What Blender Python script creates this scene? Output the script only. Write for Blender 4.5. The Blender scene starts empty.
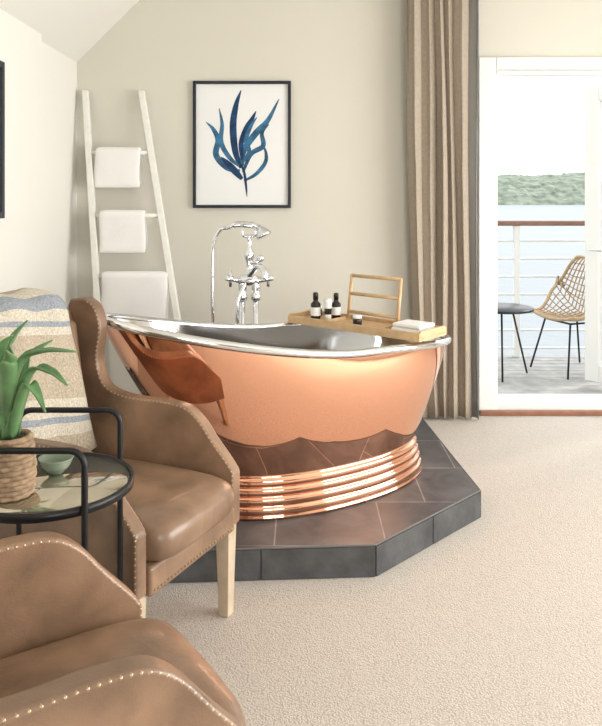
import bpy, bmesh, math, random
from mathutils import Vector, Matrix, noise
from mathutils.bvhtree import BVHTree
random.seed(4)
S=bpy.context.scene
COL=S.collection
# ---------------------------------------------------------------- materials
def mat(name,color,rough=0.5,metal=0.0,bump=0.0,bscale=50,var=0.0,vscale=5,trans=0.0,coat=0.0,ior=1.45,detail=4,sheen=0.0,spec=0.5,distort=0.0):
    m=bpy.data.materials.new(name); m.use_nodes=True
    n=m.node_tree.nodes; l=m.node_tree.links
    b=n['Principled BSDF']
    b.inputs['Base Color'].default_value=(*color,1)
    b.inputs['Roughness'].default_value=rough
    b.inputs['Metallic'].default_value=metal
    b.inputs['IOR'].default_value=ior
    b.inputs['Transmission Weight'].default_value=trans
    b.inputs['Coat Weight'].default_value=coat
    b.inputs['Sheen Weight'].default_value=sheen
    b.inputs['Specular IOR Level'].default_value=spec
    tc=n.new('ShaderNodeTexCoord')
    if var>0:
        t=n.new('ShaderNodeTexNoise'); t.inputs['Scale'].default_value=vscale; t.inputs['Detail'].default_value=detail
        t.inputs['Distortion'].default_value=distort
        l.new(tc.outputs['Object'],t.inputs['Vector'])
        r=n.new('ShaderNodeValToRGB')
        r.color_ramp.elements[0].position=0.3; r.color_ramp.elements[1].position=0.7
        r.color_ramp.elements[0].color=(*[c*(1-var) for c in color],1)
        r.color_ramp.elements[1].color=(*[min(1,c*(1+var)) for c in color],1)
        l.new(t.outputs['Fac'],r.inputs['Fac']); l.new(r.outputs['Color'],b.inputs['Base Color'])
    if bump>0:
        t=n.new('ShaderNodeTexNoise'); t.inputs['Scale'].default_value=bscale; t.inputs['Detail'].default_value=3
        l.new(tc.outputs['Object'],t.inputs['Vector'])
        bp=n.new('ShaderNodeBump'); bp.inputs['Strength'].default_value=bump; bp.inputs['Distance'].default_value=0.01
        l.new(t.outputs['Fac'],bp.inputs['Height']); l.new(bp.outputs['Normal'],b.inputs['Normal'])
    return m
M={}
M['wall']=mat('wall_paint',(0.64,0.615,0.54),0.85,bump=0.03,bscale=120)
M['wallL']=mat('wall_paint_lit',(0.79,0.775,0.725),0.85,bump=0.03,bscale=120)  # lit copy of the wall paint: left wall's brighter light is in the colour
M['wallF']=mat('wall_dark_for_reflection',(0.36,0.33,0.29),0.85,bump=0.03,bscale=120)  # unseen front wall, darkened to add contrast to the copper's reflections
M['ceil']=mat('ceiling_paint',(0.77,0.755,0.70),0.9)
M['white']=mat('white_upvc',(0.80,0.80,0.77),0.35)
M['copper']=mat('polished_copper',(0.93,0.50,0.34),0.025,1.0,bump=0.22,bscale=2.8)
M['nickel']=mat('polished_nickel',(0.78,0.785,0.80),0.08,1.0)
M['chrome']=mat('chrome',(0.75,0.77,0.80),0.05,1.0)
M['leather']=mat('brown_leather',(0.225,0.138,0.086),0.34,var=0.42,vscale=6,coat=0.15,detail=8,distort=0.3)
def leather_bump():
    m=M['leather']; n=m.node_tree.nodes; l=m.node_tree.links; b=n['Principled BSDF']
    tc=n.new('ShaderNodeTexCoord')
    a=n.new('ShaderNodeTexVoronoi'); a.feature='DISTANCE_TO_EDGE'; a.inputs['Scale'].default_value=180; l.new(tc.outputs['Object'],a.inputs['Vector'])
    c=n.new('ShaderNodeTexNoise'); c.inputs['Scale'].default_value=11; c.inputs['Detail'].default_value=5; c.inputs['Distortion'].default_value=0.8; l.new(tc.outputs['Object'],c.inputs['Vector'])
    b1=n.new('ShaderNodeBump'); b1.inputs['Strength'].default_value=0.10; b1.inputs['Distance'].default_value=0.004; l.new(a.outputs['Distance'],b1.inputs['Height'])
    b2=n.new('ShaderNodeBump'); b2.inputs['Strength'].default_value=0.18; b2.inputs['Distance'].default_value=0.012; l.new(c.outputs['Fac'],b2.inputs['Height']); l.new(b1.outputs['Normal'],b2.inputs['Normal'])
    l.new(b2.outputs['Normal'],b.inputs['Normal'])
leather_bump()
M['stud']=mat('brass_stud',(0.42,0.31,0.21),0.35,1.0)
M['oak']=mat('limed_oak',(0.50,0.40,0.29),0.5,var=0.12,vscale=20)
M['black']=mat('black_metal',(0.012,0.012,0.014),0.35,0.3)
M['ladder']=mat('whitewashed_wood',(0.78,0.77,0.72),0.6,var=0.05,vscale=20)
M['towel']=mat('white_terry',(0.90,0.89,0.87),0.95,bump=0.5,bscale=300,sheen=0.3)
M['towel2']=mat('cream_terry',(0.74,0.71,0.65),0.95,bump=0.5,bscale=300,sheen=0.3)
M['curtain']=mat('taupe_linen',(0.38,0.32,0.255),0.9,bump=0.2,bscale=250,var=0.08,vscale=60)
M['navy']=mat('slate_trim',(0.13,0.137,0.155),0.9)
M['grey']=mat('grey_trim',(0.31,0.295,0.27),0.9)
M['bamboo']=mat('bamboo',(0.62,0.42,0.23),0.45,var=0.12,vscale=25)
M['frame']=mat('dark_frame',(0.010,0.013,0.022),0.35)
M['mount']=mat('picture_paper',(0.78,0.785,0.78),0.8)
M['ink']=mat('blue_watercolour',(0.035,0.13,0.24),0.8,var=0.6,vscale=18)
M['ink2']=mat('navy_watercolour',(0.008,0.04,0.11),0.8,var=0.5,vscale=18)
M['leaf']=mat('succulent_leaf',(0.11,0.22,0.09),0.38,var=0.35,vscale=12)
M['basket']=mat('seagrass',(0.30,0.205,0.125),0.8,var=0.3,vscale=60)
M['bowl']=mat('green_ceramic',(0.20,0.25,0.18),0.35)
M['soil']=mat('soil',(0.05,0.035,0.02),0.95)
M['glass']=mat('bronze_mirror_glass',(0.50,0.45,0.35),0.09,metal=0.75,coat=0.5)
M['pane']=mat('door_glass',(0.97,0.98,0.98),0.0,trans=1.0,ior=1.01)
M['rattan']=mat('rattan',(0.50,0.35,0.20),0.6,var=0.2,vscale=40)
M['thresh']=mat('hardwood_threshold',(0.25,0.11,0.065),0.4,var=0.2,vscale=15)
M['railw']=mat('rail_wood',(0.24,0.13,0.09),0.5,var=0.2,vscale=8)
M['deck']=mat('weathered_deck',(0.38,0.37,0.35),0.8,var=0.2,vscale=10)
M['hill']=mat('hillside',(0.20,0.225,0.165),1.0,var=0.45,vscale=0.12,detail=10)
M['amber']=mat('dark_bottle',(0.02,0.015,0.012),0.2)
M['label']=mat('white_plastic',(0.85,0.85,0.83),0.4)
def carpet():
    m=mat('loop_carpet',(0.5,0.44,0.38),0.95,sheen=0.2); n=m.node_tree.nodes; l=m.node_tree.links; b=n['Principled BSDF']
    tc=n.new('ShaderNodeTexCoord'); v=n.new('ShaderNodeTexVoronoi'); v.inputs['Scale'].default_value=175
    l.new(tc.outputs['Object'],v.inputs['Vector'])
    r=n.new('ShaderNodeValToRGB'); r.color_ramp.elements[0].color=(0.64,0.58,0.51,1); r.color_ramp.elements[1].color=(0.46,0.41,0.355,1)
    r.color_ramp.elements[1].position=0.75
    l.new(v.outputs['Distance'],r.inputs['Fac'])
    l.new(r.outputs['Color'],b.inputs['Base Color'])
    bp=n.new('ShaderNodeBump'); bp.inputs['Strength'].default_value=0.45; bp.inputs['Distance'].default_value=0.0045; bp.invert=True
    l.new(v.outputs['Distance'],bp.inputs['Height']); l.new(bp.outputs['Normal'],b.inputs['Normal'])
    return m
M['carpet']=carpet()
def tile():
    m=mat('slate_tile',(0.1,0.09,0.09),0.5); n=m.node_tree.nodes; l=m.node_tree.links; b=n['Principled BSDF']
    tc=n.new('ShaderNodeTexCoord'); mp=n.new('ShaderNodeMapping'); mp.inputs['Location'].default_value=(0.1,0.0,0)
    l.new(tc.outputs['Object'],mp.inputs['Vector'])
    br=n.new('ShaderNodeTexBrick'); br.inputs['Scale'].default_value=1.0; br.inputs['Brick Width'].default_value=0.42; br.inputs['Row Height'].default_value=0.40
    br.inputs['Mortar Size'].default_value=0.0032; br.inputs['Color1'].default_value=(0.095,0.097,0.100,1); br.inputs['Color2'].default_value=(0.066,0.068,0.072,1); br.inputs['Mortar'].default_value=(0.24,0.235,0.23,1)
    l.new(mp.outputs['Vector'],br.inputs['Vector'])
    ns=n.new('ShaderNodeTexNoise'); ns.inputs['Scale'].default_value=6; ns.inputs['Detail'].default_value=9; ns.inputs['Distortion'].default_value=0.8
    l.new(tc.outputs['Object'],ns.inputs['Vector'])
    mx=n.new('ShaderNodeMix'); mx.data_type='RGBA'; mx.blend_type='OVERLAY'; mx.inputs[0].default_value=0.9
    l.new(br.outputs['Color'],mx.inputs[6]); l.new(ns.outputs['Fac'],mx.inputs[7])
    l.new(mx.outputs[2],b.inputs['Base Color'])
    bp=n.new('ShaderNodeBump'); bp.inputs['Strength'].default_value=0.45; bp.inputs['Distance'].default_value=0.01
    l.new(ns.outputs['Fac'],bp.inputs['Height']); l.new(bp.outputs['Normal'],b.inputs['Normal'])
    return m
M['tile']=tile()
M['tileside']=mat('slate_tile_side',(0.070,0.071,0.073),0.5,bump=0.5,bscale=12,var=0.35,vscale=9,detail=8)
M['grout']=mat('grout',(0.15,0.145,0.14),0.9)
def stripes():
    m=mat('woven_blanket',(0.5,0.4,0.3),0.95); n=m.node_tree.nodes; l=m.node_tree.links; b=n['Principled BSDF']
    tc=n.new('ShaderNodeTexCoord'); sp=n.new('ShaderNodeSeparateXYZ'); l.new(tc.outputs['UV'],sp.inputs[0])
    r=n.new('ShaderNodeValToRGB'); cr=r.color_ramp; cr.interpolation='CONSTANT'
    tan=(0.40,0.34,0.255);cream=(0.52,0.475,0.39);blue=(0.26,0.285,0.315)
    cols=[(0,tan),(0.10,cream),(0.13,blue),(0.145,cream),(0.19,tan),(0.36,cream),(0.39,blue),(0.41,cream),(0.45,blue),(0.52,cream),(0.60,tan),(0.74,blue),(0.80,cream),(0.9,blue)]
    cr.elements[0].color=(*cols[0][1],1); cr.elements[1].position=cols[1][0]; cr.elements[1].color=(*cols[1][1],1)
    for p,c in cols[2:]:
        e=cr.elements.new(p); e.color=(*c,1)
    l.new(sp.outputs[1],r.inputs['Fac'])
    w=n.new('ShaderNodeTexNoise'); w.inputs['Scale'].default_value=150; l.new(tc.outputs['Object'],w.inputs['Vector'])
    mx=n.new('ShaderNodeMix'); mx.data_type='RGBA'; mx.blend_type='OVERLAY'; mx.inputs[0].default_value=0.6
    l.new(r.outputs['Color'],mx.inputs[6]); l.new(w.outputs['Fac'],mx.inputs[7]); l.new(mx.outputs[2],b.inputs['Base Color'])
    bp=n.new('ShaderNodeBump'); bp.inputs['Strength'].default_value=0.5; bp.inputs['Distance'].default_value=0.005
    l.new(w.outputs['Fac'],bp.inputs['Height']); l.new(bp.outputs['Normal'],b.inputs['Normal'])
    return m
M['blanket']=stripes()
def water():
    m=mat('sea_water',(0.25,0.265,0.27),0.4,spec=0.25); n=m.node_tree.nodes; l=m.node_tree.links; b=n['Principled BSDF']
    tc=n.new('ShaderNodeTexCoord'); t=n.new('ShaderNodeTexNoise'); t.inputs['Scale'].default_value=0.25; t.inputs['Detail'].default_value=5
    l.new(tc.outputs['Object'],t.inputs['Vector'])
    bp=n.new('ShaderNodeBump'); bp.inputs['Strength'].default_value=0.5; bp.inputs['Distance'].default_value=0.4
    l.new(t.outputs['Fac'],bp.inputs['Height']); l.new(bp.outputs['Normal'],b.inputs['Normal'])
    return m
M['sea']=water()
# ---------------------------------------------------------------- helpers
def empty(name,loc=(0,0,0),rz=0):
    e=bpy.data.objects.new(name,None); e.empty_display_size=0.1; COL.objects.link(e)
    e.location=loc; e.rotation_euler=(0,0,rz); return e
def mk(name,verts,faces,m,parent=None,smooth=False,bevel=0,seg=3,subsurf=0,uvs=None):
    me=bpy.data.meshes.new(name); me.from_pydata([tuple(v) for v in verts],[],faces); me.update()
    bm=bmesh.new(); bm.from_mesh(me); bmesh.ops.recalc_face_normals(bm,faces=bm.faces[:]); bm.to_mesh(me); bm.free()
    o=bpy.data.objects.new(name,me); COL.objects.link(o)
    for mm in (m if isinstance(m,list) else [m]): me.materials.append(mm)
    if parent: o.parent=parent
    if uvs:
        ul=me.uv_layers.new(name='UVMap')
        for lp in me.loops: ul.data[lp.index].uv=uvs[lp.vertex_index]
    if smooth: me.shade_smooth()
    if bevel>0:
        b=o.modifiers.new('bevel','BEVEL'); b.width=bevel; b.segments=seg; b.limit_method='ANGLE'; b.angle_limit=math.radians(35)
        me.shade_smooth()
        w=o.modifiers.new('wn','WEIGHTED_NORMAL'); w.keep_sharp=True
    if subsurf:
        s=o.modifiers.new('sub','SUBSURF'); s.levels=subsurf; s.render_levels=subsurf
    return o
def boxvf(bs):
    V=[];F=[]
    for (x0,x1,y0,y1,z0,z1) in bs:
        k=len(V)
        V+=[(x0,y0,z0),(x1,y0,z0),(x1,y1,z0),(x0,y1,z0),(x0,y0,z1),(x1,y0,z1),(x1,y1,z1),(x0,y1,z1)]
        F+=[tuple(k+i for i in f) for f in ((0,3,2,1),(4,5,6,7),(0,1,5,4),(1,2,6,5),(2,3,7,6),(3,0,4,7))]
    return V,F
def boxes(name,bs,m,parent=None,bevel=0,seg=2):
    V,F=boxvf(bs); return mk(name,V,F,m,parent,bevel=bevel,seg=seg)
def catmull(pts,n=8):
    P=[Vector(p) for p in pts]; out=[]
    for i in range(len(P)-1):
        p0=P[i-1] if i>0 else P[i]*2-P[i+1]; p1=P[i]; p2=P[i+1]; p3=P[i+2] if i+2<len(P) else P[i+1]*2-P[i]
        for j in range(n):
            t=j/n
            out.append(0.5*((2*p1)+(-p0+p2)*t+(2*p0-5*p1+4*p2-p3)*t*t+(-p0+3*p1-3*p2+p3)*t**3))
    out.append(P[-1]); return out
def tubevf(pts,r,seg=10,closed=False,V=None,F=None,sx=1.0):
    if V is None: V=[];F=[]
    pts=[Vector(p) for p in pts]; n=len(pts); k0=len(V)
    T=[]
    for i in range(n):
        a=pts[i-1] if (i>0 or closed) else pts[i]; b=pts[(i+1)%n] if (i<n-1 or closed) else pts[i]
        T.append((b-a).normalized())
    up=Vector((0,0,1)) if abs(T[0].z)<0.95 else Vector((1,0,0))
    N=(up-T[0]*up.dot(T[0])).normalized()
    for i in range(n):
        N=(N-T[i]*N.dot(T[i])).normalized(); B=T[i].cross(N)
        rr=r[i] if isinstance(r,(list,tuple)) else r
        for j in range(seg):
            a=2*math.pi*j/seg; V.append(tuple(pts[i]+N*math.cos(a)*rr+B*math.sin(a)*rr*sx))
    m=n if closed else n-1
    for i in range(m):
        for j in range(seg):
            a=k0+i*seg+j; b=k0+i*seg+(j+1)%seg; c=k0+((i+1)%n)*seg+(j+1)%seg; d=k0+((i+1)%n)*seg+j
            F.append((a,b,c,d))
    if not closed:
        F.append(tuple(k0+j for j in range(seg))); F.append(tuple(k0+(n-1)*seg+j for j in range(seg))[::-1])
    return V,F
def tube(name,pts,r,m,parent=None,seg=12,closed=False,sx=1.0):
    V,F=tubevf(pts,r,seg,closed,sx=sx); o=mk(name,V,F,m,parent,smooth=True); return o
def tubes(name,list_,m,parent=None,seg=8):
    V=[];F=[]
    for p,r in list_: tubevf(p,r,seg,False,V,F)
    return mk(name,V,F,m,parent,smooth=True)
def lathe(name,prof,m,parent=None,seg=32,center=(0,0,0),cap=True):
    V=[];F=[];n=len(prof)
    for (r,z) in prof:
        for j in range(seg):
            a=2*math.pi*j/seg; V.append((center[0]+r*math.cos(a),center[1]+r*math.sin(a),center[2]+z))
    for i in range(n-1):
        for j in range(seg):
            F.append((i*seg+j,i*seg+(j+1)%seg,(i+1)*seg+(j+1)%seg,(i+1)*seg+j))
    if cap: F.append(tuple(range(seg))[::-1]); F.append(tuple((n-1)*seg+j for j in range(seg)))
    return mk(name,V,F,m,parent,smooth=True)
def prism(name,poly,d0,d1,fn,m,parent=None,bevel=0.0,seg=3):
    n=len(poly); V=[fn(a,b,d0) for a,b in poly]+[fn(a,b,d1) for a,b in poly]
    F=[tuple(range(n)),tuple(range(n,2*n))[::-1]]+[(i,(i+1)%n,n+(i+1)%n,n+i) for i in range(n)]
    return mk(name,V,F,m,parent,bevel=bevel,seg=seg)
# ---------------------------------------------------------------- constants
H=1.43; FP=750.0; HZ=195.0
WB=4.92; XL=-1.47; XR=3.9; YN=-2.4; CZ=3.0
PZ=0.12
# ---------------------------------------------------------------- room
boxes('floor',[(XL-0.15,XR+0.15,YN-0.15,WB+0.15,-0.12,0)],M['carpet'])
DX0,DX1,DZ=1.16,2.80,2.33
boxes('wall_back',[(XL-0.15,DX0,WB,WB+0.15,0,3.1),(DX1,XR+0.15,WB,WB+0.15,0,3.1),(DX0,DX1,WB,WB+0.15,DZ,3.1)],M['wall'])
boxes('wall_left',[(XL-0.15,XL,YN-0.15,WB,0,2.32),(XL,XL+0.035,YN,4.15,0,2.32)],M['wallL'])
boxes('wall_right',[(XR,XR+0.15,YN-0.15,0.2,0,3.1),(XR,XR+0.15,3.7,WB,0,3.1),(XR,XR+0.15,0.2,3.7,0,0.25),(XR,XR+0.15,0.2,3.7,2.35,3.1)],M['wallL'])
FX0,FX1=0.6,2.6
boxes('wall_front',[(XL,FX0,YN-0.15,YN,0,3.1),(FX1,XR,YN-0.15,YN,0,3.1),(FX0,FX1,YN-0.15,YN,0,0.5),(FX0,FX1,YN-0.15,YN,2.3,3.1)],M['wallF'])
xs=XL+0.70
prism('ceiling',[(XL-0.15,2.32),(XL-0.0,2.30),(xs,CZ),(XR+0.15,CZ),(XR+0.15,CZ+0.12),(xs-0.05,CZ+0.12),(XL-0.15,2.42)],YN-0.15,WB+0.15,lambda a,b,d:(a,d,b),M['ceil'])
def winframe(name,bs): 
    boxes(name,bs,M['white'],bevel=0.004)
winframe('window_1',[(XR,XR+0.1,0.2,0.27,0.25,2.35),(XR,XR+0.1,3.63,3.7,0.25,2.35),(XR,XR+0.1,0.27,3.63,0.25,0.33),(XR,XR+0.1,0.27,3.63,2.27,2.35),(XR,XR+0.1,1.92,1.98,0.33,2.27)])
winframe('window_2',[(FX0,FX0+0.07,YN-0.1,YN,0.5,2.3),(FX1-0.07,FX1,YN-0.1,YN,0.5,2.3),(FX0+0.07,FX1-0.07,YN-0.1,YN,0.5,0.57),(FX0+0.07,FX1-0.07,YN-0.1,YN,2.23,2.3),(1.56,1.64,YN-0.1,YN,0.57,2.23)])
d=empty('door_1',(0,0,0))
boxes('frame',[(DX0,1.275,WB-0.03,WB+0.12,0.0,DZ),(2.68,DX1,WB-0.03,WB+0.12,0.0,DZ),(1.275,2.68,WB-0.03,WB+0.12,2.25,DZ),(1.275,2.68,WB+0.0,WB+0.14,0.0,0.06)],M['white'],d,bevel=0.006)
boxes('inner_bead',[(1.275,1.30,WB+0.04,WB+0.10,0.06,2.25),(1.275,2.68,WB+0.04,WB+0.10,2.225,2.25),(1.275,2.68,WB+0.03,WB+0.10,0.06,0.10)],M['white'],d,bevel=0.003)
hx,hy=2.69,5.10; ang=math.atan2(5.70-hy,2.17-hx); L=math.hypot(5.70-hy,2.17-hx)
lf=empty('door_2',(hx,hy,0),ang)
boxes('leaf_frame',[(0,0.10,-0.03,0.03,0.03,2.24),(L-0.11,L,-0.03,0.03,0.03,2.24),(0.10,L-0.11,-0.03,0.03,0.03,0.16),(0.10,L-0.11,-0.03,0.03,2.13,2.24)],M['white'],lf,bevel=0.006)
boxes('leaf_glass',[(0.10,L-0.11,-0.006,0.006,0.16,2.13)],M['pane'],lf)
tubes('leaf_handle',[([(L-0.055,0.03,1.02),(L-0.055,0.07,1.02),(L-0.17,0.07,1.02)],0.009),([(L-0.055,-0.03,1.02),(L-0.055,-0.07,1.02),(L-0.17,-0.07,1.02)],0.009)],M['chrome'],lf)
boxes('trim_threshold',[(DX0-0.0,DX1,WB-0.07,WB-0.03,0.0,0.03)],M['thresh'],None,bevel=0.004)
boxes('baseboard_back',[(0.70,DX0-0.01,WB-0.015,WB,0,0.10)],M['white'],None,bevel=0.003)
boxes('baseboard_left',[(XL+0.035,XL+0.05,YN,3.5,0,0.10)],M['white'],None,bevel=0.003)
# ---------------------------------------------------------------- tub platform
poly=[(-0.575,2.76),(0.277,2.81),(0.795,3.33),(0.735,4.10),(0.675,WB-0.005),(XL+0.005,WB-0.005),(XL+0.005,4.16),(XL+0.04,4.14),(XL+0.04,3.60),(-1.0,3.25)]
pf=empty('tub_platform')
prism('top_slab',poly,0.0,PZ,lambda a,b,dd:(a,b,dd),M['tile'],pf)
V=[];F=[]
for (p,q) in list(zip(poly[:4],poly[1:5]))+[(poly[-1],poly[0]),(poly[-2],poly[-1])]:
    p=Vector(p);q=Vector(q);Ln=(q-p).length;t=(q-p)/Ln;nn=Vector((t.y,-t.x)); k=max(1,round(Ln/0.42))
    for i in range(k):
        a=p+t*(Ln*i/k+0.003); b=p+t*(Ln*(i+1)/k-0.003)
        o1=nn*0.006
        c=[a-nn*0.002,b-nn*0.002,b+o1,a+o1]; kk=len(V)
        V+=[(v.x,v.y,0.002) for v in c]+[(v.x,v.y,PZ-0.006) for v in c]
        F+=[tuple(kk+i2 for i2 in f) for f in ((0,3,2,1),(4,5,6,7),(0,1,5,4),(1,2,6,5),(2,3,7,6),(3,0,4,7))]
mk('side_tiles',V,F,M['tileside'],pf)
pts=[(x,y,PZ-0.002) for x,y in poly[:5]]
V=[];F=[]
for a,b in zip(pts[:-1],pts[1:]): tubevf([a,b],0.004,6,False,V,F)
mk('edge_trim',V,F,M['grout'],pf)
# ---------------------------------------------------------------- bathtub
TH=math.radians(33); TCX,TCY=0.046,3.450
tub=empty('bathtub',(TCX,TCY,PZ+0.001),TH)
AW,BW=0.550,0.303; AL,AR,BR=0.985,0.755,0.375; ZW=0.155
def rimh(u): return 0.645-0.055*max(u,0)**1.5+0.180*max(-u,0)**1.35
def ringpt(t,phi,inset=0.0):
    c,s=math.cos(phi),math.sin(phi)
    f=0.88*t+0.12*t*t + (0.07 if c<0 else 0.06)*math.sin(math.pi*t**0.9)*abs(c) + 0.03*math.sin(math.pi*t)
    A=AW+((AL if c<0 else AR)-AW)*f-inset; B=BW+(BR-BW)*math.sin(min(1.0,t*0.98)*math.pi/2*1.12)-inset
    z=ZW+(rimh(c)-ZW)*t
    e=0.92
    cx=math.copysign(abs(c)**e,c); sy=math.copysign(abs(s)**e,s)
    return Vector((A*cx,B*sy,z))
NS=160
base=[]
nr=4
base.append((0.0,0.036)); base.append((0.014,0.041)); 
for i in range(nr):
    off=0.030*(1-i/nr); z0=0.016+i*(ZW-0.016)/nr; hh=(ZW-0.016)/nr
    for k in range(6):
        a=math.pi*(k/6)
        base.append((z0+hh*(0.5-0.5*math.cos(a)),off+0.007*math.sin(a)))
V=[];F=[]
for z,off in base:
    for j in range(NS):
        ph=2*math.pi*j/NS;p=ringpt(0,ph); V.append((p.x*(AW+off)/AW,p.y*(BW+off)/BW,z))
NT=28
for i in range(NT+1):
    for j in range(NS):
        p=ringpt(i/NT,2*math.pi*j/NS); V.append(tuple(p))
nl=len(V)//NS
for i in range(nl-1):
    for j in range(NS): F.append((i*NS+j,i*NS+(j+1)%NS,(i+1)*NS+(j+1)%NS,(i+1)*NS+j))
F.append(tuple(range(NS))[::-1])
shell_obj=mk('copper_shell',V,F,M['copper'],tub,smooth=True)
V=[];F=[]
for i in range(NT,2,-1):
    for j in range(NS):
        p=ringpt(i/NT,2*math.pi*j/NS,0.014); V.append(tuple(p))
for sc in (0.9,0.7,0.4,0.15):
    for j in range(NS):
        p=ringpt(3/NT,2*math.pi*j/NS,0.014); V.append((p.x*sc,p.y*sc,0.15+ (0.03 if sc==0.9 else 0)))
nl=len(V)//NS
for i in range(nl-1):
    for j in range(NS): F.append((i*NS+j,i*NS+(j+1)%NS,(i+1)*NS+(j+1)%NS,(i+1)*NS+j))
F.append(tuple((nl-1)*NS+j for j in range(NS)))
mk('nickel_lining',V,F,M['nickel'],tub,smooth=True)
rim_obj=tube('rolled_rim',[ringpt(1,2*math.pi*j/NS,-0.004)+Vector((0,0,0.003)) for j in range(NS)],0.018,M['nickel'],tub,seg=12,closed=True)
# ---------------------------------------------------------------- bath tray
c,s=math.cos(TH),math.sin(TH); tr_l=Vector((0.32,0.02))
zr=PZ+0.001+rimh(0.30)+0.003+0.018
TA=math.radians(49)
tray=empty('bath_tray',(TCX+c*tr_l.x-s*tr_l.y,TCY+s*tr_l.x+c*tr_l.y,zr+0.004),TA)
c,s=math.cos(TA),math.sin(TA)
LT=0.39; WT=0.105
boxes('slats',[(-WT+i*0.030,-WT+i*0.030+0.025,-LT,LT,0.010,0.020) for i in range(7)],M['bamboo'],tray,bevel=0.002)
boxes('rails',[(-WT-0.012,-WT,-LT,LT,0.0,0.038),(WT,WT+0.012,-LT,LT,0.0,0.038),(-WT,WT,-LT,-LT+0.012,0.0,0.045),(-WT,WT,LT-0.012,LT,0.0,0.045),(-WT,WT,-0.17,-0.16,0.0,0.035),(-WT,WT,0.155,0.165,0,0.035)],M['bamboo'],tray,bevel=0.002)
rk=[]
for (a,b) in (((0.07,-0.15,0.03),(0.10,-0.15,0.245)),((0.07,0.145,0.03),(0.10,0.145,0.245)),((0.10,-0.15,0.24),(0.10,0.145,0.24)),((0.075,-0.15,0.06),(0.075,0.145,0.06)),((0.087,-0.15,0.15),(0.087,0.145,0.15))):
    rk.append(([a,b],0.009))
tubes('book_rest',rk,M['bamboo'],tray,seg=6)
def trpt(x,y): return (tray.location.x+c*x-s*y, tray.location.y+s*x+c*y, tray.location.z+0.021)
def bottle(x,y,k,kind):
    e=empty('toiletry_bottle',trpt(x,y)); e.scale=(k,k,k)
    if kind==0:
        lathe('bottle',[(0.022,0),(0.024,0.01),(0.024,0.075),(0.012,0.088),(0.012,0.10)],M['amber'],e); lathe('cap',[(0.013,0.098),(0.013,0.125),(0.009,0.13)],M['amber'],e)
        lathe('label',[(0.0244,0.02),(0.0244,0.06)],M['label'],e,cap=False)
    elif kind==1:
        lathe('tube_body',[(0.014,0),(0.016,0.02),(0.019,0.09),(0.018,0.105)],M['label'],e); lathe('label_band',[(0.0175,0.03),(0.0190,0.06)],M['amber'],e,cap=False)
    else:
        lathe('jar',[(0.02,0),(0.022,0.005),(0.022,0.03),(0.02,0.035)],M['amber'],e); lathe('lid',[(0.0225,0.035),(0.0225,0.048),(0.02,0.05)],M['label'],e)
bottle(0.045,0.205,1.0,0); bottle(-0.02,0.205,1.0,1); bottle(0.04,0.325,1.1,2); bottle(-0.045,0.265,1.05,0); bottle(-0.05,-0.0,1.0,2)
fc=empty('folded_face_cloth',trpt(0.0,-0.28),TA)
boxes('fold_lower',[(-0.07,0.07,-0.085,0.075,0.0,0.02)],M['towel'],fc,bevel=0.009,seg=4); boxes('fold_upper',[(-0.065,0.068,-0.08,0.072,0.0205,0.04)],M['towel'],fc,bevel=0.009,seg=4)
# ---------------------------------------------------------------- faucet
fx,fy=-0.27,3.90
fa=empty('bath_faucet',(fx,fy,PZ))
L1=[([(0.0-0.035,0,0.012),(-0.035,0,0.80)],0.016),([(0.035,0,0.012),(0.035,0,0.80)],0.016)]
tubes('standpipes',L1,M['chrome'],fa,seg=14)
for i,xx in enumerate((-0.035,0.035)):
    lathe('foot_flange_%d'%(i+1),[(0.034,0),(0.034,0.006),(0.02,0.014)],M['chrome'],fa,center=(xx,0,0))
    lathe('union_%d'%(i+1),[(0.016,0.76),(0.026,0.765),(0.026,0.79),(0.019,0.80),(0.024,0.82),(0.024,0.865),(0.014,0.885)],M['chrome'],fa,center=(xx,0,0))
tube('mixer_body',[(-0.055,0,0.86),(-0.03,0,0.868),(0,0,0.87),(0.03,0,0.868),(0.055,0,0.86)],[0.024,0.028,0.032,0.028,0.024],M['chrome'],fa,seg=16)
hl=[]
for cx,dirx in ((-0.095,-1),(0.10,1)):
    hl.append(([(dirx*0.045,0,0.862),(cx,-0.02,0.878)],0.013))
    hl.append(([(cx,-0.02,0.835),(cx,-0.02,0.921)],0.008)); hl.append(([(cx-0.012,-0.06,0.878),(cx+0.012,0.02,0.878)],0.008))
    hl.append(([(cx-0.012*dirx,-0.02,0.876),(cx+0.026*dirx,-0.025,0.884)],0.016))
tubes('cross_handles',hl,M['chrome'],fa,seg=10)
lathe('column',[(0.030,0.87),(0.024,0.90),(0.017,0.92),(0.015,0.96),(0.024,0.98),(0.028,1.0),(0.024,1.02),(0.013,1.035),(0.013,1.09),(0.018,1.10)],M['chrome'],fa)
tube('spout',catmull([(0,-0.01,0.89),(0.03,-0.05,0.93),(0.06,-0.10,0.95),(0.085,-0.14,0.93),(0.09,-0.15,0.89)]),0.016,M['chrome'],fa)
lathe('diverter_knob',[(0.010,0),(0.018,0.006),(0.020,0.024),(0.012,0.034)],M['chrome'],fa,center=(0.060,-0.02,0.965))
tube('diverter_arm',[(0.0,0,0.955),(0.060,-0.02,0.967)],0.010,M['chrome'],fa)
tube('cradle',catmull([(-0.035,0,1.125),(-0.03,0,1.10),(0,0,1.095),(0.03,0,1.10),(0.035,0,1.125)],6),0.008,M['chrome'],fa)
tube('handset_handle',catmull([(-0.115,0,1.14),(-0.08,0,1.155),(-0.03,0,1.157),(0.03,0,1.15),(0.06,0,1.14)],6),[0.012]*6+[0.016]*6+[0.017]*6+[0.014]*7,M['chrome'],fa)
tube('handset_rose',[(0.05,0,1.145),(0.062,-0.005,1.13),(0.075,-0.01,1.105),(0.080,-0.012,1.095)],[0.014,0.024,0.042,0.042],M['chrome'],fa,seg=20)
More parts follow.
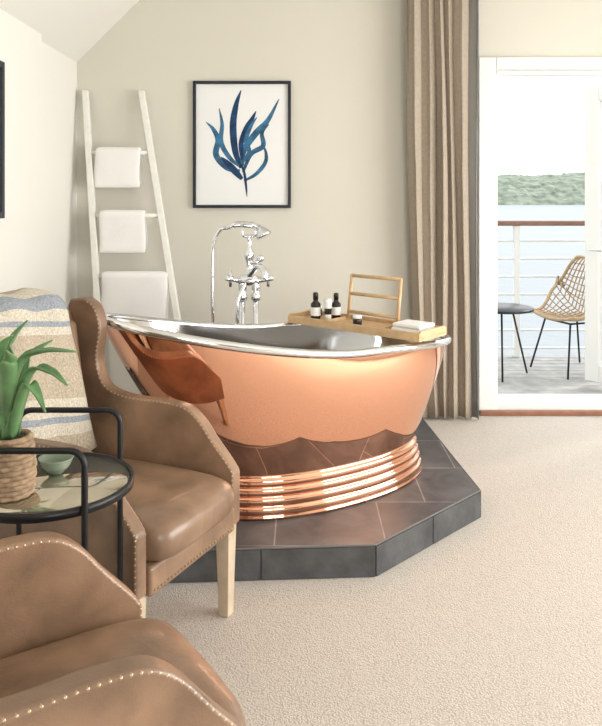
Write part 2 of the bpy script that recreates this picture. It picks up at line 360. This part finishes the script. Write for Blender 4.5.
tube('hose',catmull([(-0.11,0,1.141),(-0.15,0,1.13),(-0.185,0.0,1.06),(-0.192,0,0.95),(-0.188,0,0.7),(-0.17,0,0.5),(-0.11,0,0.42),(-0.06,-0.045,0.52),(-0.055,-0.045,0.75),(-0.02,-0.02,0.85)]),0.0105,M['chrome'],fa)
# ---------------------------------------------------------------- framed art
k=(WB-0.02)/FP
def PX(px): return (px-301)*k
def PZz(py): return H-(py-HZ)*k
pic=empty('framed_picture',(PX(242),WB,PZz(144.5)))
hw=49*k; hh=63.5*k; fr=0.020
boxes('frame',[(-hw,-hw+fr,-0.03,-0.002,-hh,hh),(hw-fr,hw,-0.03,-0.002,-hh,hh),(-hw+fr,hw-fr,-0.03,-0.002,-hh,-hh+fr),(-hw+fr,hw-fr,-0.03,-0.002,hh-fr,hh)],M['frame'],pic,bevel=0.002)
boxes('paper',[(-hw+fr-0.003,hw-fr+0.003,-0.014,-0.004,-hh+fr-0.003,hh-fr+0.003)],M['mount'],pic)
blades=[([(241,168),(235,150),(233,125),(236,105),(241,90)],7,1),
([(240,171),(227,168),(216,155),(218,140),(213,129),(206,122)],6,0),
([(239,166),(229,157),(221,142),(222,124),(219,108)],5,0),
([(242,166),(244,150),(256,133),(268,120),(279,99)],6.5,0),
([(242,160),(241,144),(246,129),(252,119),(256,111)],5.5,1),
([(243,172),(251,154),(263,146),(262,133),(269,124)],5,0),
([(244,181),(256,174),(265,163),(266,153),(262,143)],4,0),
([(242,179),(231,167),(221,157)],7,1),
([(239,160),(244,172),(246,186),(247,197)],2.6,1),
([(241,164),(249,152),(246,140),(251,126),(257,117)],4.5,0)]
for bi,(pp,w,mi) in enumerate(blades):
    cp=catmull([(a,b,0) for a,b in pp],8); V=[];F=[];n=len(cp)
    for i,p in enumerate(cp):
        t=i/(n-1); ww=w/2*max(0.05,math.sin(math.pi*min(1,(t*0.85+0.13)))**0.8)
        tg=(cp[min(i+1,n-1)]-cp[max(i-1,0)]).normalized(); nn=Vector((-tg.y,tg.x,0))
        for sg in (-1,1):
            q=p+nn*ww*sg; V.append((PX(q.x)-pic.location.x,-0.0145-0.0002*bi,PZz(q.y)-pic.location.z))
    for i in range(n-1): F.append((2*i,2*i+1,2*i+3,2*i+2))
    mk('frond_%d'%(bi+1),V,F,M['ink2'] if mi else M['ink'],pic)
pic2=empty('framed_picture',(XL+0.035,3.27,1.69))
boxes('frame',[(0.002,0.03,-0.29,-0.26,-0.37,0.37),(0.002,0.03,0.26,0.29,-0.37,0.37),(0.002,0.03,-0.26,0.26,-0.37,-0.34),(0.002,0.03,-0.26,0.26,0.34,0.37)],M['frame'],pic2,bevel=0.002)
boxes('paper',[(0.003,0.014,-0.262,0.262,-0.342,0.342)],M['mount'],pic2)
# ---------------------------------------------------------------- ladder
lad=empty('towel_ladder')
def lp(side,z):
    t=(2.11-z)/1.39
    xl=-1.405+0.155*t; xr=-1.04+0.27*t
    return Vector((xl if side==0 else xr, 4.885-(2.11-z)*0.19, z))
for sd in (0,1):
    a=lp(sd,PZ+0.002); b=lp(sd,2.11); w=0.020;dp=0.018
    V=[(a.x-w,a.y-dp,a.z),(a.x+w,a.y-dp,a.z),(a.x+w,a.y+dp,a.z),(a.x-w,a.y+dp,a.z),(b.x-w,b.y-dp,b.z),(b.x+w,b.y-dp,b.z),(b.x+w,b.y+dp,b.z),(b.x-w,b.y+dp,b.z)]
    mk('rail_%d'%(sd+1),V,[(0,3,2,1),(4,5,6,7),(0,1,5,4),(1,2,6,5),(2,3,7,6),(3,0,4,7)],M['ladder'],lad,bevel=0.005)
rz=[1.70,1.30,0.92,0.58]
tubes('rungs',[([lp(0,z),lp(1,z)],0.014) for z in rz],M['ladder'],lad,seg=12)
def towel(name,z,x0,x1,fl,bl,m,th=0.014,seed=0):
    y=lp(0,z).y; r0=0.016; V=[];F=[]
    o=empty(name,((x0+x1)/2,y,z)); W=(x1-x0)
    cl=[]
    n1=10
    for i in range(n1): cl.append((-(r0+th/2)-0.004*0, -fl+fl*i/n1))
    for i in range(9):
        a=math.pi*i/8; cl.append((-(r0+th/2)*math.cos(a),(r0+th/2)*math.sin(a)))
    for i in range(1,n1+1): cl.append(((r0+th/2), -bl*i/n1))
    nx=14; n=len(cl)
    for sidei in (1,-1):
        for ix in range(nx+1):
            x=-W/2+W*ix/nx
            for i,(yy,zz) in enumerate(cl):
                a=cl[max(i-1,0)];b=cl[min(i+1,n-1)]; tx,tz=b[0]-a[0],b[1]-a[1];l=math.hypot(tx,tz);nx_,nz_=-tz/l,tx/l
                e=th/2
                if i in(0,n-1) or ix in (0,nx): e*=0.35
                wob=0.006*noise.noise(Vector((x*9+seed,zz*7,seed)))*min(1,max(0,-zz)/0.05)
                V.append((x+0.004*math.sin(zz*20+seed),yy+nx_*e*sidei+(wob if yy<0 else 0)- (0.008*max(0,-zz)/0.3 if yy<0 else 0),zz+nz_*e*sidei))
    K=(nx+1)*n
    for ix in range(nx):
        for i in range(n-1):
            a=ix*n+i; F.append((a,a+1,a+n+1,a+n)); F.append((K+a,K+a+n,K+a+n+1,K+a+1))
    for ix in range(nx):
        F.append((ix*n,(ix+1)*n,K+(ix+1)*n,K+ix*n)); F.append((ix*n+n-1,K+ix*n+n-1,K+(ix+1)*n+n-1,(ix+1)*n+n-1))
    for i in range(n-1):
        F.append((i,K+i,K+i+1,i+1)); a=nx*n; F.append((a+i,a+i+1,K+a+i+1,K+a+i))
    mk('cloth',V,F,m,o,smooth=True,subsurf=1)
    return o
towel('towel',1.70,-1.315,-1.025,0.225,0.20,M['towel'],0.022,1)
towel('towel',1.30,-1.265,-0.975,0.235,0.21,M['towel'],0.022,5)
towel('towel',0.92,-1.235,-0.825,0.33,0.28,M['towel'],0.022,9)
towel('towel',0.58,-1.17,-0.80,0.40,0.32,M['towel2'],0.016,13)
# ---------------------------------------------------------------- curtain
cu=empty('curtain')
NP=6; nx=NP*18; nz=24; V=[];F=[];mi=[]
ZT=2.86
for iz in range(nz+1):
    z=0.015+(ZT-0.015)*iz/nz; tz=iz/nz
    xa=0.735-0.07*tz**0.7; xb=1.125
    for ix in range(nx+1):
        s_=ix/nx; ph=(s_+0.022*math.sin(s_*11+0.5)+0.006*math.sin(z*1.3+s_*6))*NP*2*math.pi
        amp=0.038-0.010*tz+0.006*math.sin(s_*13+1)
        x=xa+(xb-xa)*s_+0.011*math.sin(2*ph+0.6)*(1-0.3*tz)+0.006*math.sin(z*2.1+s_*9)
        y=4.775+amp*math.sin(ph+0.25*math.sin(z*1.7+s_*5))+0.012*math.sin(ph*0.5+z)
        V.append((x,y,z))
for iz in range(nz):
    for ix in range(nx):
        a=iz*(nx+1)+ix; F.append((a,a+1,a+nx+2,a+nx+1)); f=ix/nx
        mi.append(1 if 0.87<f<0.895 or f>0.96 else (2 if f>=0.84 else 0))
o=mk('drape',V,F,[M['curtain'],M['navy'],M['grey']],cu,smooth=True)
for p,i in zip(o.data.polygons,mi): p.material_index=i
o.modifiers.new('solid','SOLIDIFY').thickness=0.004
cr=empty('curtain_rod'); tube('rod',[(0.5,4.775,2.92),(3.3,4.775,2.92)],0.016,M['chrome'],cr); tubes('brackets',[([(0.6,4.775,2.92),(0.6,WB-0.001,2.92)],0.01),([(3.2,4.775,2.92),(3.2,WB-0.001,2.92)],0.01)],M['chrome'],cr)
# ---------------------------------------------------------------- armchairs
def armchair(name,loc,rz):
    A=empty(name,(loc[0],loc[1],0),rz)
    ow=0.288; th=0.052
    ctl=[(0.012,0.49,0),(-0.015,0.525,0),(-0.07,0.585,0),(-0.13,0.655,0),(-0.19,0.692,0),(-0.28,0.70,0),(-0.42,0.70,0),(-0.525,0.722,0),(-0.568,0.785,0),(-0.572,0.85,0),(-0.560,0.915,0),(-0.565,0.97,0),(-0.59,1.02,0),(-0.635,1.045,0)]
    top=[(p.x,p.y) for p in catmull(ctl,4)]
    polyp=[(0.012,0.31)]+top+[(-0.70,1.04),(-0.715,1.015),(-0.64,0.31)]
    for nm,sg in (('arm_left',1),('arm_right',-1)):
        def fn(a,b,dd,sg=sg): return (a,sg*(dd+0.008*max(0,(b-0.3))),b)
        prism(nm,polyp,ow-th,ow,fn,M['leather'],A,bevel=0.018,seg=4)
        path=[Vector((0.012,0.33,0)),Vector((0.012,0.40,0))]+[Vector((a,b,0)) for a,b in top]
        acc=0;last=path[0];out=[]
        for q in path[1:]:
            sl=(q-last).length
            while acc<=sl and sl>0:
                out.append(last.lerp(q,acc/sl)); acc+=0.017
            acc-=sl; last=q
        bm=bmesh.new()
        for i_,q in enumerate(out[:-1]):
            tg=(out[i_+1]-q).normalized(); nrm=Vector((tg.y,-tg.x,0))
            if nrm.x<0 and nrm.y<0: nrm=-nrm
            for yy in (ow-0.0045,ow-th+0.0045):
                v=fn(q.x-nrm.x*0.007,q.y-abs(nrm.y)*0.007,yy)
                bmesh.ops.create_icosphere(bm,subdivisions=1,radius=0.0054,matrix=Matrix.Translation(v))
        me=bpy.data.meshes.new('studs'); bm.to_mesh(me); bm.free(); me.materials.append(M['stud']); me.shade_smooth()
        so=bpy.data.objects.new(nm+'_studs',me); COL.objects.link(so); so.parent=A
    iw=ow-th
    yz=[(-iw-0.03,0.31)]+[(-iw-0.035,0.94),(-iw-0.01,1.01),(-0.15,1.05),(0,1.065),(0.15,1.05),(iw+0.01,1.01),(iw+0.035,0.94)]+[(iw+0.03,0.31)]
    prism('back',yz,0,0.10,lambda a,b,dd:(-0.585-dd-0.115*(b-0.31)/0.75,a,b),M['leather'],A,bevel=0.03,seg=4)
    V,F=boxvf([(-0.06,0.0,-iw+0.012,iw-0.012,0.47,0.97)])
    V=[(-0.54+x-0.115*(z-0.31)/0.75,y,z) for x,y,z in V]
    mk('back_pad',V,F,M['leather'],A,bevel=0.028,seg=4)
    V=[];F=[]
    def se(t): return math.copysign(abs(t)**0.35,t)
    us=24;vs=12
    for i in range(vs+1):
        la=-math.pi/2+math.pi*i/vs
        for j in range(us):
            lo=2*math.pi*j/us
            x=se(math.cos(la))*se(math.cos(lo)); y=se(math.cos(la))*se(math.sin(lo)); z=math.copysign(abs(math.sin(la))**0.6,math.sin(la))
            cr_=0.02*(1-x*x)*(1-y*y)
            V.append((-0.24+0.305*x,(iw-0.001)*y,0.432+0.068*z+(cr_ if z>0 else 0)))
    for i in range(vs):
        for j in range(us): F.append((i*us+j,i*us+(j+1)%us,(i+1)*us+(j+1)%us,(i+1)*us+j))
    mk('seat_cushion',V,F,M['leather'],A,smooth=True,subsurf=1)
    boxes('seat_frame',[(-0.62,0.022,-iw+0.001,iw-0.001,0.30,0.385)],M['leather'],A,bevel=0.012,seg=3)
    bm=bmesh.new()
    yy=-iw+0.02
    while yy<iw-0.01:
        bmesh.ops.create_icosphere(bm,subdivisions=1,radius=0.0054,matrix=Matrix.Translation((0.022,yy,0.318))); yy+=0.017
    me=bpy.data.meshes.new('st'); bm.to_mesh(me); bm.free(); me.materials.append(M['stud'])
    so=bpy.data.objects.new('rail_studs',me); COL.objects.link(so); so.parent=A
    for i,(x,y,dx) in enumerate(((-0.025,ow-0.035,0.0),(-0.025,-ow+0.035,0.0),(-0.60,ow-0.045,-0.05),(-0.60,-ow+0.045,-0.05))):
        a=0.027;b=0.019
        V=[(x+dx+sx*b,y+sy*b,0.0) for sx,sy in((-1,-1),(1,-1),(1,1),(-1,1))]+[(x+sx*a,y+sy*a,0.315) for sx,sy in((-1,-1),(1,-1),(1,1),(-1,1))]
        mk('leg_%d'%(i+1),V,[(0,3,2,1),(4,5,6,7),(0,1,5,4),(1,2,6,5),(2,3,7,6),(3,0,4,7)],M['oak'],A,bevel=0.004)
    return A
c1=armchair('armchair',(-0.340,2.318),math.radians(-25))
c2=armchair('armchair',(-0.24,1.515),math.atan2(0.55,0.83))
# make sure the first chair stands clear of the bath: nudge its heading if the meshes touch
def bvh(objs):
    V=[];F=[]
    for ob in objs:
        k=len(V); V+=[ob.matrix_world@v.co for v in ob.data.vertices]; F+=[tuple(k+i for i in p.vertices) for p in ob.data.polygons]
    return BVHTree.FromPolygons(V,F)
for it in range(6):
    bpy.context.view_layer.update()
    tb=bvh([shell_obj,rim_obj]); cb=bvh([ob for ob in c1.children if ob.type=='MESH' and 'stud' not in ob.name])
    nhit=len(tb.overlap(cb)); print('CHAIR_TUB_OVERLAP',it,nhit)
    if nhit==0: break
    c1.rotation_euler.z+=math.radians(0.7); c1.location.y-=0.004
# throw blanket over the first armchair's back
bl=empty('throw_blanket',c1.location,c1.rotation_euler.z)
cl=[(-0.528,0.52),(-0.545,0.62),(-0.562,0.74),(-0.580,0.86),(-0.594,0.95),(-0.600,1.03),(-0.645,1.078),(-0.71,1.088),(-0.77,1.075),(-0.818,1.02),(-0.82,0.9),(-0.805,0.75),(-0.79,0.6)]
cp=catmull([(a,b,0) for a,b in cl],4); V=[];F=[];UV=[];n=len(cp);nx=24
for ix in range(nx+1):
    y=-0.222+0.31*ix/nx
    for i,p in enumerate(cp):
        t=i/(n-1); sk=0.09*(1-t*2)*(ix/nx)
        bulge=0.006*noise.noise(Vector((y*14,t*5,3)))+0.006*math.sin(y*38)
        V.append((p.x+(0.009+bulge)*(1 if t<0.5 else -1),y+sk,p.y+0.004+(0.006*math.sin(y*38)if 0.4<t<0.6 else 0))); UV.append((ix/nx,t*1.0+0.05*ix/nx))
for ix in range(nx):
    for i in range(n-1): a=ix*n+i; F.append((a,a+1,a+n+1,a+n))
o=mk('woven_cloth',V,F,M['blanket'],bl,smooth=True,uvs=UV)
sm=o.modifiers.new('solid','SOLIDIFY'); sm.thickness=0.007; sm.offset=0
# ---------------------------------------------------------------- side table
TX,TY=-0.63,1.88; TZ=0.71
st=empty('side_table',(TX,TY,0))
R=0.203
lathe('glass_top',[(R-0.008,TZ-0.008),(R-0.006,TZ-0.004),(R-0.008,TZ)],M['glass'],st,seg=64)
lathe('top_ring',[(R-0.004,TZ-0.014),(R+0.004,TZ-0.014),(R+0.004,TZ+0.006),(R-0.004,TZ+0.006),(R-0.004,TZ-0.014)],M['black'],st,seg=64,cap=False)
lathe('lower_ring',[(R-0.004,0.14),(R+0.004,0.14),(R+0.004,0.16),(R-0.004,0.16),(R-0.004,0.14)],M['black'],st,seg=64,cap=False)
def hoop(nm,yy,hwid):
    pts=[(-hwid,yy,0.0)]+[(-hwid,yy,0.81)]
    pts+=[(-hwid+0.035*(1-math.cos(a)),yy,0.81+0.035*math.sin(a)) for a in [math.pi/2*i/6 for i in range(1,7)]]
    pts+=[(hwid-0.035*(1-math.sin(a)),yy,0.81+0.035*math.cos(a)) for a in [math.pi/2*i/6 for i in range(0,7)]]
    pts+=[(hwid,yy,0.0)]
    tube(nm,pts,0.0080,M['black'],st,seg=8)
hoop('hoop_back',0.160,0.138); hoop('hoop_front',-0.165,0.135)
# plant
pp=empty('potted_plant',(-0.70,1.80,TZ+0.0005))
V=[];F=[]
for i in range(12):
    z=0.0085+i*0.0118; r=0.047+0.008*math.sin(math.pi*min(1,(i+2)/13))
    pts=[((r+0.0022*math.sin(j*2.4*math.pi+ (i%2)*math.pi))*Vector((math.cos(2*math.pi*j/60),math.sin(2*math.pi*j/60),0)))+Vector((0,0,z)) for j in range(60)]
    tubevf(pts,0.0075,6,True,V,F)
mk('basket_weave',V,F,M['basket'],pp,smooth=True)
lathe('basket_liner',[(0.042,0.002),(0.047,0.05),(0.046,0.135)],M['basket'],pp); lathe('soil',[(0.044,0.132),(0.044,0.138)],M['soil'],pp)
def W(px,py,D): return Vector(((px-301)*D/FP,D,H-(py-HZ)*D/FP))-Vector((-0.70,1.80,TZ))
leaves=[((8,395,1.80),(20,368,1.79),(42,352,1.78),(77,351,1.76),0.040),
((10,400,1.78),(30,375,1.76),(50,372,1.74),(68,385,1.72),0.034),
((5,395,1.82),(8,360,1.83),(14,338,1.84),(27,320,1.86),0.038),
((0,395,1.80),(-6,350,1.80),(-12,320,1.80),(-14,290,1.82),0.036),
((12,402,1.76),(26,388,1.74),(36,392,1.72),(46,412,1.70),0.028),
((-4,400,1.76),(-25,365,1.74),(-50,350,1.72),(-85,360,1.70),0.036),
((0,395,1.86),(-20,360,1.90),(-45,340,1.92),(-70,335,1.95),0.036),
((4,400,1.74),(8,375,1.70),(10,360,1.68),(6,350,1.64),0.034),
((8,395,1.84),(24,365,1.88),(38,350,1.91),(52,340,1.95),0.030),
((2,400,1.80),(0,370,1.78),(4,345,1.77),(12,335,1.76),0.034)]
for li,(a,b,c_,d_,w) in enumerate(leaves):
    q=catmull([Vector((random.uniform(-.015,.015),random.uniform(-.015,.015),0.135)),W(*b),W(*c_),W(*d_)],8)
    V=[];F=[];n=len(q)
    for i,p in enumerate(q):
        t=i/(n-1); tg=(q[min(i+1,n-1)]-q[max(i-1,0)]).normalized(); side=tg.cross(Vector((0,0,1)))
        if side.length<0.15: side=Vector((0,1,0)).cross(tg)
        side.normalize(); up=side.cross(tg).normalized()
        ww=w/2*(0.55+1.0*t*(1-t)*2.2)*(1-t**3)+0.0008
        for sx_,uz in ((-1,0.45),(-0.5,0.10),(0,0),(0.5,0.10),(1,0.45)):
            V.append(tuple(p+side*ww*sx_+up*ww*uz))
    for i in range(n-1):
        for j in range(4): kq=i*5+j; F.append((kq,kq+1,kq+6,kq+5))
    o=mk('leaf_%d'%(li+1),V,F,M['leaf'],pp,smooth=True); o.modifiers.new('solid','SOLIDIFY').thickness=0.004
bw=empty('bowl',(-0.635,1.945,TZ+0.0005))
bp_=[(0.018,0),(0.020,0.004),(0.031,0.014),(0.036,0.020),(0.035,0.023),(0.040,0.028),(0.039,0.031),(0.043,0.036),(0.045,0.040),(0.042,0.040),(0.032,0.022),(0.018,0.008),(0.002,0.007)]
lathe('bowl_body',bp_,M['bowl'],bw,seg=48)
# ---------------------------------------------------------------- balcony
dk=empty('balcony_deck')
boxes('boards',[(-0.5,5.2,5.08+i*0.125,5.08+i*0.125+0.117,-0.06,-0.02) for i in range(14)],M['deck'],dk,bevel=0.004)
boxes('joists',[(x,x+0.06,5.08,6.82,-0.2,-0.062) for x in (-0.4,0.8,2.0,3.2,4.4,5.0)],M['deck'],dk)
rl=empty('balcony_railing')
RY=6.72
boxes('top_rail',[(-0.5,5.2,RY-0.05,RY+0.05,1.155,1.20)],M['railw'],rl,bevel=0.01)
posts=[-0.4,0.75,1.93,3.2,4.4,5.1]
boxes('posts',[(x-0.025,x+0.025,RY-0.025,RY+0.025,-0.018,1.155) for x in posts],M['white'],rl,bevel=0.004)
tubes('bars',[([(-0.5,RY,z),(5.2,RY,z)],0.011) for z in (0.06,0.22,0.38,0.54,0.70,0.86,1.02)],M['white'],rl,seg=8)
pt=empty('patio_table',(1.60,6.0,-0.010))
lathe('table_top',[(0.25,0.525),(0.255,0.53),(0.255,0.54),(0.25,0.545)],M['black'],pt,seg=48)
tubes('table_legs',[([(0.10*math.cos(a),0.10*math.sin(a),0.53),(0.24*math.cos(a),0.24*math.sin(a),0.0)],0.008) for a in (0.3,2.4,4.5)],M['black'],pt)
rc=empty('rattan_chair',(2.23,6.15,-0.010),math.radians(200))
nu,nv=22,16
def shell(u,v):
    if v<0.5:
        t=v/0.5; x=0.22-0.40*t; z=0.44-0.02*math.sin(math.pi*t); 
    else:
        t=(v-0.5)/0.5; x=-0.18-0.10*math.sin(t*1.3)+0.0; z=0.44+0.46*t**1.05
    wv=0.26 if v<0.5 else 0.26*math.sqrt(max(0.02,1-((v-0.5)/0.5)**3*0.85))
    lift=0.20*abs(u)**3*math.exp(-((v-0.55)/0.22)**2)+0.04*u*u
    fwd=0.14*abs(u)**2.2*(1 if v>0.45 else v/0.45)
    return (x+fwd,u*wv,z+lift*(1 if v<0.6 else 0.6))
cl_=[]
for i in range(nu+1): cl_.append(([shell(-1+2*i/nu,j/32) for j in range(33)],0.0060))
for j in range(1,16): cl_.append(([shell(-1+2*i/24,j/16) for i in range(25)],0.005))
tubes('woven_shell',cl_,M['rattan'],rc,seg=6)
edge=[shell(-1,j/nv) for j in range(nv+1)]+[shell(-1+2*i/nu,1) for i in range(1,nu)]+[shell(1,1-j/nv) for j in range(nv+1)]+[shell(1-2*i/nu,0) for i in range(1,nu)]
tube('edge_cane',edge,0.014,M['rattan'],rc,seg=8,closed=True)
tubes('chair_legs',[([(x*0.7,y*0.7,0.415),(x*1.1,y*1.05,0.0)],0.008) for x,y in((0.22,0.22),(0.22,-0.22),(-0.24,0.22),(-0.24,-0.22))]+[([(0.154,0.154,0.415),(0.154,-0.154,0.415)],0.008),([(-0.168,0.154,0.415),(-0.168,-0.154,0.415)],0.008),([(-0.168,0.154,0.415),(0.154,0.154,0.415)],0.008),([(-0.168,-0.154,0.415),(0.154,-0.154,0.415)],0.008)],M['black'],rc)
# ---------------------------------------------------------------- sea, hills
mk('sea',[(-3000,-3000,-8),(3000,-3000,-8),(3000,3000,-8),(-3000,3000,-8)],[(0,1,2,3)],M['sea'])
V=[];F=[];nx,ny=500,16
for i in range(nx+1):
    x=-700+1800*i/nx
    for j in range(ny+1):
        y=710+160*j/ny; t=j/ny
        h=(33+6*noise.noise(Vector((x*0.008,1.3,0)))+3*noise.noise(Vector((x*0.04,t*3,2))))*math.sin(t*math.pi/2)**0.8
        V.append((x,y,-8.3+h+ (2.4*noise.noise(Vector((x*0.35,t*14,4))) if j>0 else 0)))
for i in range(nx):
    for j in range(ny): a=i*(ny+1)+j; F.append((a,a+ny+1,a+ny+2,a+1))
mk('far_hills',V,F,M['hill'],smooth=False)
# ---------------------------------------------------------------- light
w=bpy.data.worlds.new('sky'); S.world=w; w.use_nodes=True
nt=w.node_tree; bg=nt.nodes['Background']
tc=nt.nodes.new('ShaderNodeTexCoord'); sp=nt.nodes.new('ShaderNodeSeparateXYZ'); nt.links.new(tc.outputs['Generated'],sp.inputs[0])
r=nt.nodes.new('ShaderNodeValToRGB'); r.color_ramp.elements[0].color=(1,0.99,0.97,1); r.color_ramp.elements[1].color=(0.80,0.90,1.0,1); r.color_ramp.elements[1].position=0.8
nt.links.new(sp.outputs[2],r.inputs['Fac']); nt.links.new(r.outputs['Color'],bg.inputs['Color']); bg.inputs['Strength'].default_value=1.7
hp=math.pi/2
def area(name,loc,rot,sx,sy,power=None,color=(1,1,1)):
    L=bpy.data.lights.new(name,'AREA'); L.shape='RECTANGLE'; L.size=sx; L.size_y=sy
    if power is None: L.cycles.is_portal=True
    else: L.energy=power; L.color=color
    o=bpy.data.objects.new(name,L); COL.objects.link(o); o.location=loc; o.rotation_euler=rot
area('portal_door',((DX0+DX1)/2,WB+0.16,DZ/2),(-hp,0,0),DX1-DX0,DZ)
area('fill_light_right',(XR+0.3,1.95,1.4),(0,hp,0),2.3,3.7,210,(1,0.98,0.945))  # added fill lamp outside the unseen right window, brightens the interior
area('fill_light_front',(1.6,YN-0.3,1.5),(hp,0,0),2.3,2.0,100,(1,0.98,0.945))  # added fill lamp behind the camera, lifts surfaces that face it
sun=bpy.data.lights.new('sun','SUN'); sun.energy=1.8; sun.angle=math.radians(6); sun.color=(1,0.95,0.87)
so=bpy.data.objects.new('sun',sun); COL.objects.link(so); so.rotation_euler=Vector((-0.62,-0.45,-0.62)).to_track_quat('-Z','Y').to_euler()
# ---------------------------------------------------------------- camera
cam=bpy.data.cameras.new('camera'); co=bpy.data.objects.new('camera',cam); COL.objects.link(co)
co.location=(0,0,H); co.rotation_euler=(hp,0,0)
cam.sensor_fit='VERTICAL'; cam.sensor_height=36; cam.lens=FP/726*36; cam.shift_y=-(363-HZ)/726
cam.clip_end=5000
S.camera=co
S.view_settings.view_transform='Standard'; S.view_settings.exposure=0.40
